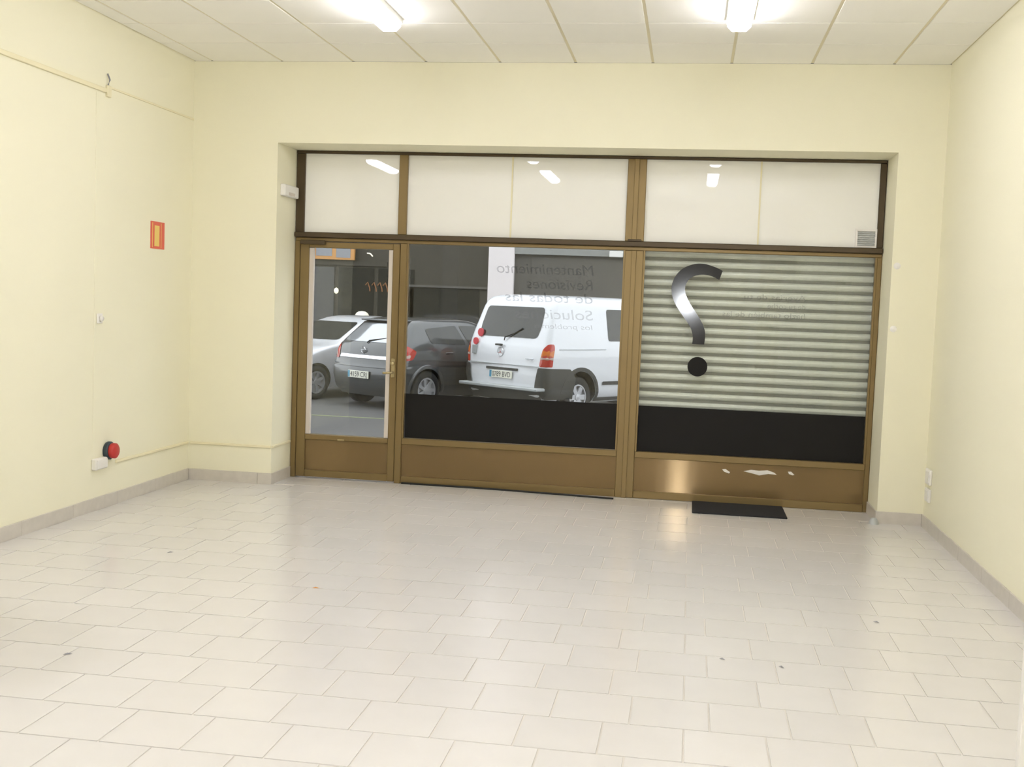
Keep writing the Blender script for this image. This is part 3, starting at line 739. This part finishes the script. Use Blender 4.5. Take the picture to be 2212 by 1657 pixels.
def wheel(root, x, y, r, sg, m, spokes=8, rr=0.2, cover=False):
    w = 0.10
    prof = [(rr, -w), (r-0.03, -w), (r, -w+0.03), (r, w-0.03), (r-0.03, w), (rr+0.01, w), (rr, w-0.02), (rr, -w)]
    v, f = lathe(prof, 32, 'y', (x, y, r)); t = meshobj('wheel', v, f, M_RUBBER, root, True, False)
    V, F = [], []
    yo = y+sg*(w-0.03)
    def add(v, f):
        n = len(V); V.extend(v); F.extend([tuple(i+n for i in q) for q in f])
    v, f = lathe([(rr+0.004, sg*0.022), (rr-0.025, sg*0.022), (rr-0.03, -sg*0.03), (0, -sg*0.035)], 28, 'y', (x, yo, r)); add(v, f)
    v, f = lathe([(0.055, -sg*0.03), (0.05, sg*0.02), (0, sg*0.024)], 14, 'y', (x, yo, r)); add(v, f)
    for k in range(spokes):
        a = 2*PI*k/spokes; ca, sa = math.cos(a), math.sin(a); hw = 0.024 if not cover else 0.040
        pts = []
        for (rd, h) in ((0.04, sg*0.012), (rr-0.02, sg*0.016)):
            for q in (-hw, hw):
                for dh in (0, -sg*0.03): pts.append((x+ca*rd-sa*q, yo+h+dh, r+sa*rd+ca*q))
        add(pts, [(0, 2, 6, 4), (0, 4, 5, 1), (2, 3, 7, 6), (1, 5, 7, 3), (4, 6, 7, 5)])
    meshobj('rim', V, F, m, t, False, False)
    return t
def plate(root, car, z0, z1, hw, text, dark=False, d=0.03, yc=0.0):
    xr = min(car.m_rear(d)(0, z0)[0], car.m_rear(d)(0, z1)[0])
    p = box('number_plate', (xr-0.012, xr, yc-hw, yc+hw, z0, z1), M_PLATE, root, 0.003, False)
    box('country_strip', (xr-0.0135, xr-0.012, yc+hw-0.05, yc+hw, z0+0.005, z1-0.005), M_PLATEBLUE, p, 0, False)
    me, a, b, c, e = text_mesh(text); h = (z1-z0)*0.95
    wtot = 2*hw-0.10; k = wtot/(b-a)
    for v in me.vertices: v.co = Vector((xr-0.0135, yc+hw-0.065-(v.co.x-a)*k, z0+0.02+v.co.y*h*1.05))
    me.materials.clear(); me.materials.append(M_TEXT)
    o = bpy.data.objects.new('plate_text', me); COL.objects.link(o); o.parent = p
def place(root, heading, local, world, zs=1.045):
    a = math.radians(heading); c, s = math.cos(a), math.sin(a)
    root.rotation_euler = (0, 0, a); root.scale = (1, 1, zs)
    root.location = (world[0]-(c*local[0]-s*local[1]), world[1]-(s*local[0]+c*local[1]), GZ)

# ---- white van
van = thing('van', 'white delivery van seen from behind through the middle window', 'van', rotz=0.001)
vk = [(0.24, .10, 4.50, .82, .20, .3), (0.36, .03, 4.60, .905, .16, .3), (0.60, .0, 4.66, .935, .12, .3), (0.95, .02, 4.52, .94, .11, .3), (1.08, .045, 4.1, .935, .11, .25), (1.16, .075, 3.75, .925, .11, .25),
      (1.30, .12, 3.5, .905, .11, .2), (1.70, .27, 2.95, .835, .11, .2), (1.78, .31, 2.83, .81, .12, .2), (1.84, .37, 2.72, .765, .14, .2), (1.875, .46, 2.6, .68, .18, .2), (1.89, .62, 2.4, .52, .2, .2), (1.897, .9, 2.1, .25, .1, .1)]
vc = Car(vk, bow_r=0.05)
RWX = 0.88
zsv = sorted(set([k[0] for k in vk]+[0.3, 0.45, 0.52, 0.7, 0.8, 0.88, 1.02, 1.12, 1.2, 1.4, 1.5, 1.6, 1.66, 1.74, 1.81, 1.858]))
vc.body(van, M_VANWHITE, [(RWX, -0.86, 0.405, 0.33), (RWX, 0.86, 0.405, 0.33), (3.80, -0.86, 0.39, 0.33), (3.80, 0.86, 0.39, 0.33)], zsv)
patch('rear_window', van, vc.m_rear(0.006), [(0.66, 1.225), (-0.66, 1.225), (-0.69, 1.40), (-0.655, 1.70), (0.655, 1.70), (0.69, 1.40)], M_CARGLASS, 0.07)
for sg in (-1, 1):
    patch('side_window', van, vc.m_side(sg, 0.005), [(1.55, 1.20), (2.55, 1.20), (2.45, 1.70), (1.55, 1.70)], M_CARGLASS, 0.05)
    patch('cab_window', van, vc.m_side(sg, 0.005), [(2.68, 1.20), (3.45, 1.18), (3.05, 1.55), (2.60, 1.68)], M_CARGLASS, 0.05)
    mw = vc.m_wrap(sg, 0.010)
    tl = patch('tail_light', van, mw, [(0.80, 0.805), (1.04, 0.805), (1.045, 1.08), (1.0, 1.15), (0.90, 1.15), (0.84, 1.07)], M_TAILRED, 0.03)
    patch('indicator_lens', van, vc.m_wrap(sg, 0.014), [(0.825, 0.955), (1.04, 0.955), (1.04, 1.055), (0.838, 1.055)], M_TAILORG, 0.01, parent=tl, rings=3)
    patch('reversing_lens', van, vc.m_wrap(sg, 0.014), [(0.812, 0.91), (1.04, 0.91), (1.04, 0.95), (0.822, 0.95)], M_TAILWHT, 0.01, parent=tl, rings=3)
    bc = patch('bumper_corner', van, vc.m_wrap(sg, 0.022), [(0.72, 0.44), (0.84, 0.30), (1.45, 0.30), (1.60, 0.62), (1.45, 0.77), (0.79, 0.79)], M_BUMPER, 0.03)
    # arch lip ring, plastic, cut to a half annulus in front of the corner
    V, F = [], []
    for k in range(25):
        a = -0.15+(PI+0.30)*k/24
        for rr_, dd in ((0.405, 0.024), (0.465, 0.024), (0.465, 0.0)):
            zz = 0.33+rr_*math.sin(a); V.append((RWX+rr_*math.cos(a), sg*(vc.par(zz)[2]+dd), zz))
    for k in range(24):
        for q in range(2): a = k*3+q; F.append((a, a+1, a+4, a+3))
    meshobj('arch_trim', V, F, M_BUMPER, van, False, False)
    patch('door_moulding', van, vc.m_side(sg, 0.014), [(1.42, 0.51), (3.2, 0.51), (3.2, 0.565), (1.42, 0.565)], M_BUMPER, 0.01, rings=2)
    patch('sill', van, vc.m_side(sg, 0.010), [(1.30, 0.25), (3.3, 0.25), (3.3, 0.31), (1.30, 0.31)], M_BUMPER, 0.01, rings=2)
    boxes('side_groove', [(0.35, 1.48, sg*0.936-0.004, sg*0.936+0.004, 1.062, 1.074)], M_STEP, van, 0, False)
boxes('tailgate_gap', [(-0.004+0.005, 0.03, -0.80, 0.80, 0.797, 0.808)], M_STEP, van, 0, False)
boxes('plate_slot', [(-0.012, 0.02, -0.36, 0.36, 0.715, 0.752)], M_BUMPER, van, 0.004, False)
plate(van, vc, 0.588, 0.703, 0.26, '0789 BVD', d=0.012)
boxes('rear_step', [(-0.12, 0.10, -0.90, 0.90, 0.435, 0.485)], M_STEP, van, 0.012, False)
patch('lower_skirt', van, vc.m_rear(0.012), [(0.80, 0.245), (-0.80, 0.245), (-0.84, 0.44), (0.84, 0.44)], M_BUMPER, 0.02)
v, f = tube([(0.085-0.03, 0.02, 1.17), (0.05, 0.0, 1.22), (0.10, -0.18, 1.29), (0.13, -0.32, 1.37)], 0.010, 6); meshobj('rear_wiper', v, f, M_RUBBER, van, False, False)
boxes('tailgate_handle', [(-0.02, 0.03, 0.02, 0.16, 1.085, 1.115)], M_BUMPER, van, 0.006, False)
v, f = lathe([(0.070, -0.012), (0.078, 0.0), (0.070, 0.006), (0.062, 0.0), (0.070, -0.012)], 24, 'x', (0.018, 0.06, 0.99)); em = meshobj('emblem', v, f, M_CHROME, van, True, False)
V, F = [], []
for k in range(3):
    a = PI/2+2*PI*k/3; V += [(0.012, 0.06+0.066*math.cos(a), 0.99+0.066*math.sin(a)), (0.012, 0.06-0.01*math.sin(a), 0.99+0.01*math.cos(a)), (0.012, 0.06+0.01*math.sin(a), 0.99-0.01*math.cos(a))]; F.append((3*k, 3*k+1, 3*k+2))
meshobj('emblem_star', V, F, M_CHROME, em, False, False)
boxes('model_badge', [(0.006, 0.02, -0.70, -0.52, 0.905, 0.925)], M_CHROME, van, 0.002, False)
v, f = lathe([(0, -0.006), (0.055, -0.006), (0.055, 0.02), (0, 0.02)], 20, 'x', (0.055, 0.70, 1.13)); st = meshobj('sticker', v, f, M_FOILRED, van, False, False)
boxes('sticker_lower', [(0.020, 0.06, 0.655, 0.745, 0.93, 1.07)], M_STEP, van, 0.004, False)
v, f = lathe([(0, -0.006), (0.065, -0.006), (0.065, 0.02), (0, 0.02)], 20, 'x', (0.098, 0.63, 1.27)); meshobj('sticker', v, f, M_FOILRED, van, False, False)
for sg in (-1, 1):
    wheel(van, RWX, sg*0.80, 0.325, sg, M_ALLOY, 6, 0.205, True); wheel(van, 3.80, sg*0.80, 0.325, sg, M_ALLOY, 6, 0.205, True)
place(van, 53.5, (RWX, -0.90), (2.40, 9.34))

# ---- dark hatchback
hb = thing('hatchback', 'dark grey hatchback parked between silver car and van', 'car', rotz=0.001)
hk = [(0.20, .12, 4.10, .78, .2, .3), (0.32, .03, 4.20, .84, .2, .4), (0.50, .0, 4.25, .87, .2, .45), (0.64, .01, 4.22, .878, .2, .45), (0.70, .05, 4.15, .88, .2, .4), (0.80, .075, 3.95, .88, .2, .4), (0.93, .11, 3.45, .868, .2, .3), (1.00, .15, 3.12, .85, .2, .25),
      (1.06, .20, 2.95, .825, .2, .2), (1.36, .50, 2.30, .655, .16, .2), (1.415, .60, 2.12, .60, .16, .2), (1.445, .78, 1.9, .50, .15, .15), (1.46, 1.0, 1.7, .33, .12, .12)]
hc = Car(hk, bow_r=0.10)
HW = 0.74
zsh = sorted(set([k[0] for k in hk]+[0.26, 0.41, 0.57, 0.75, 0.86, 0.965, 1.03, 1.12, 1.2, 1.28, 1.39, 1.43]))
hc.body(hb, M_DKPAINT, [(HW, -0.82, 0.35, 0.31), (HW, 0.82, 0.35, 0.31), (3.36, -0.82, 0.35, 0.31), (3.36, 0.82, 0.35, 0.31)], zsh)
patch('rear_window', hb, hc.m_rear(0.005), [(0.70, 1.05), (-0.70, 1.05), (-0.53, 1.345), (0.53, 1.345)], M_HATCHGLASS, 0.08)
hl = patch('brake_light', hb, hc.m_rear(0.02), [(0.20, 1.385), (-0.20, 1.385), (-0.19, 1.40), (0.19, 1.40)], M_TAILRED, 0.005, rings=2)
for sg in (-1, 1):
    patch('side_window', hb, hc.m_side(sg, 0.005), [(0.85, 1.06), (1.66, 1.03), (1.54, 1.345), (0.80, 1.285)], M_CARGLASS, 0.05)
    patch('front_side_window', hb, hc.m_side(sg, 0.005), [(1.74, 1.03), (2.75, 1.01), (2.25, 1.33), (1.62, 1.345)], M_CARGLASS, 0.05)
    t = patch('tail_light', hb, hc.m_wrap(sg, 0.008), [(0.66, 0.76), (1.05, 0.80), (1.10, 0.93), (0.84, 1.02), (0.70, 0.98)], M_TAILRED, 0.04)
    patch('clear_lens', hb, hc.m_wrap(sg, 0.012), [(0.72, 0.80), (0.98, 0.83), (0.98, 0.88), (0.73, 0.86)], M_TAILWHT, 0.02, parent=t, rings=3)
    V, F = [], []
    for k in range(25):
        a = -0.1+(PI+0.2)*k/24
        for rr_, dd in ((0.352, 0.012), (0.40, 0.018), (0.415, -0.002)):
            zz = 0.31+rr_*math.sin(a); V.append((HW+rr_*math.cos(a), sg*(hc.par(zz)[2]+dd), zz))
    for k in range(24):
        for q in range(2): a = k*3+q; F.append((a, a+1, a+4, a+3))
    meshobj('arch_lip', V, F, M_DKPAINT, hb, True, False)
    boxes('door_handle', [(1.15, 1.32, sg*0.873-0.012, sg*0.873+0.012, 0.885, 0.915)], M_DKPAINT, hb, 0.006, False)
    wheel(hb, HW, sg*0.77, 0.315, sg, M_ALLOY, 7, 0.205); wheel(hb, 3.36, sg*0.77, 0.315, sg, M_ALLOY, 7, 0.205)
patch('chrome_bar', hb, hc.m_rear(0.022), [(0.62, 0.79), (-0.62, 0.79), (-0.60, 0.84), (0.60, 0.84)], M_CHROME, 0.015, rings=3)
patch('bumper_strip', hb, hc.m_wrap(-1, 0.014), [(0.0, 0.655), (1.10, 0.66), (1.10, 0.70), (0.0, 0.70)], M_DKPAINT, 0.01, rings=3)
patch('bumper_strip', hb, hc.m_wrap(1, 0.014), [(0.0, 0.655), (1.10, 0.66), (1.10, 0.70), (0.0, 0.70)], M_DKPAINT, 0.01, rings=3)
plate(hb, hc, 0.475, 0.59, 0.26, '4159 CRJ', d=0.012)
v, f = lathe([(0.048, -0.01), (0.055, 0.0), (0.048, 0.006), (0.041, 0.0), (0.048, -0.01)], 24, 'x', (0.085, 0, 0.92)); em = meshobj('emblem', v, f, M_CHROME, hb, True, False)
boxes('emblem_bar', [(0.077, 0.089, -0.06, 0.06, 0.915, 0.925)], M_CHROME, em, 0, False)
v, f = tube([(0.16, 0.0, 1.035), (0.19, -0.02, 1.07), (0.24, -0.22, 1.10), (0.29, -0.38, 1.12)], 0.010, 6); meshobj('rear_wiper', v, f, M_RUBBER, hb, False, False)
boxes('roof_spoiler', [(0.47, 0.66, -0.54, 0.54, 1.385, 1.412)], M_DKPAINT, hb, 0.01, False)
place(hb, 56.5, (HW, -0.87), (-0.12, 9.36))

# ---- silver car, nose towards us
sc = thing('silver_car', 'silver car facing the shop, half hidden at left of door glass', 'car', rotz=0.001)
sk = [(0.20, .12, 3.86, .78, .2, .3), (0.34, .03, 3.97, .83, .2, .4), (0.55, .0, 4.0, .855, .2, .45), (0.72, .02, 3.90, .862, .2, .45), (0.84, .05, 3.60, .858, .2, .4), (0.93, .08, 3.20, .848, .2, .3), (0.98, .10, 2.92, .835, .2, .25), (1.03, .14, 2.74, .81, .2, .2),
      (1.37, .45, 2.02, .655, .16, .2), (1.43, .56, 1.86, .59, .15, .2), (1.46, .75, 1.7, .48, .15, .15), (1.475, 1.0, 1.5, .3, .1, .1)]
scc = Car(sk, bow_r=0.08, bow_f=0.14)
zss = sorted(set([k[0] for k in sk]+[0.27, 0.45, 0.64, 0.78, 0.88, 0.955, 1.0, 1.1, 1.18, 1.27, 1.40]))
SWX = 3.20
scc.body(sc, M_SILVER, [(SWX, -0.80, 0.345, 0.305), (SWX, 0.80, 0.345, 0.305), (0.72, -0.80, 0.345, 0.305), (0.72, 0.80, 0.345, 0.305)], zss)
patch('windscreen', sc, scc.m_front(0.006), [(0.72, 1.045), (-0.72, 1.045), (-0.56, 1.36), (0.56, 1.36)], M_CARGLASS, 0.06)
for sg in (-1, 1):
    patch('front_side_window', sc, scc.m_side(sg, 0.005), [(1.50, 1.03), (2.45, 1.02), (2.0, 1.34), (1.52, 1.36)], M_CARGLASS, 0.04)
    patch('rear_side_window', sc, scc.m_side(sg, 0.005), [(0.75, 1.05), (1.42, 1.03), (1.44, 1.36), (0.90, 1.33)], M_CARGLASS, 0.04)
    v, f = lathe([(0, -0.10), (0.07, -0.09), (0.095, -0.02), (0.09, 0.05), (0.05, 0.09), (0, 0.10)], 16, 'y', (2.42, sg*0.93, 1.06)); meshobj('door_mirror', v, f, M_SILVER, sc, True, False)
    hd = patch('headlight', sc, scc.m_front(0.006), [(sg*0.40, 0.66), (sg*0.70, 0.68), (sg*0.72, 0.78), (sg*0.46, 0.76)], M_TAILWHT, 0.03, rings=3)
    wheel(sc, SWX, sg*0.75, 0.305, sg, M_ALLOY, 7, 0.195); wheel(sc, 0.72, sg*0.75, 0.305, sg, M_ALLOY, 7, 0.195)
    boxes('door_seam', [(2.40, 2.408, sg*0.855-0.004, sg*0.855+0.004, 0.35, 0.98)], M_BUMPER, sc, 0, False)
place(sc, 240.0, (SWX, 0.85), (-2.32, 10.25), 1.0)
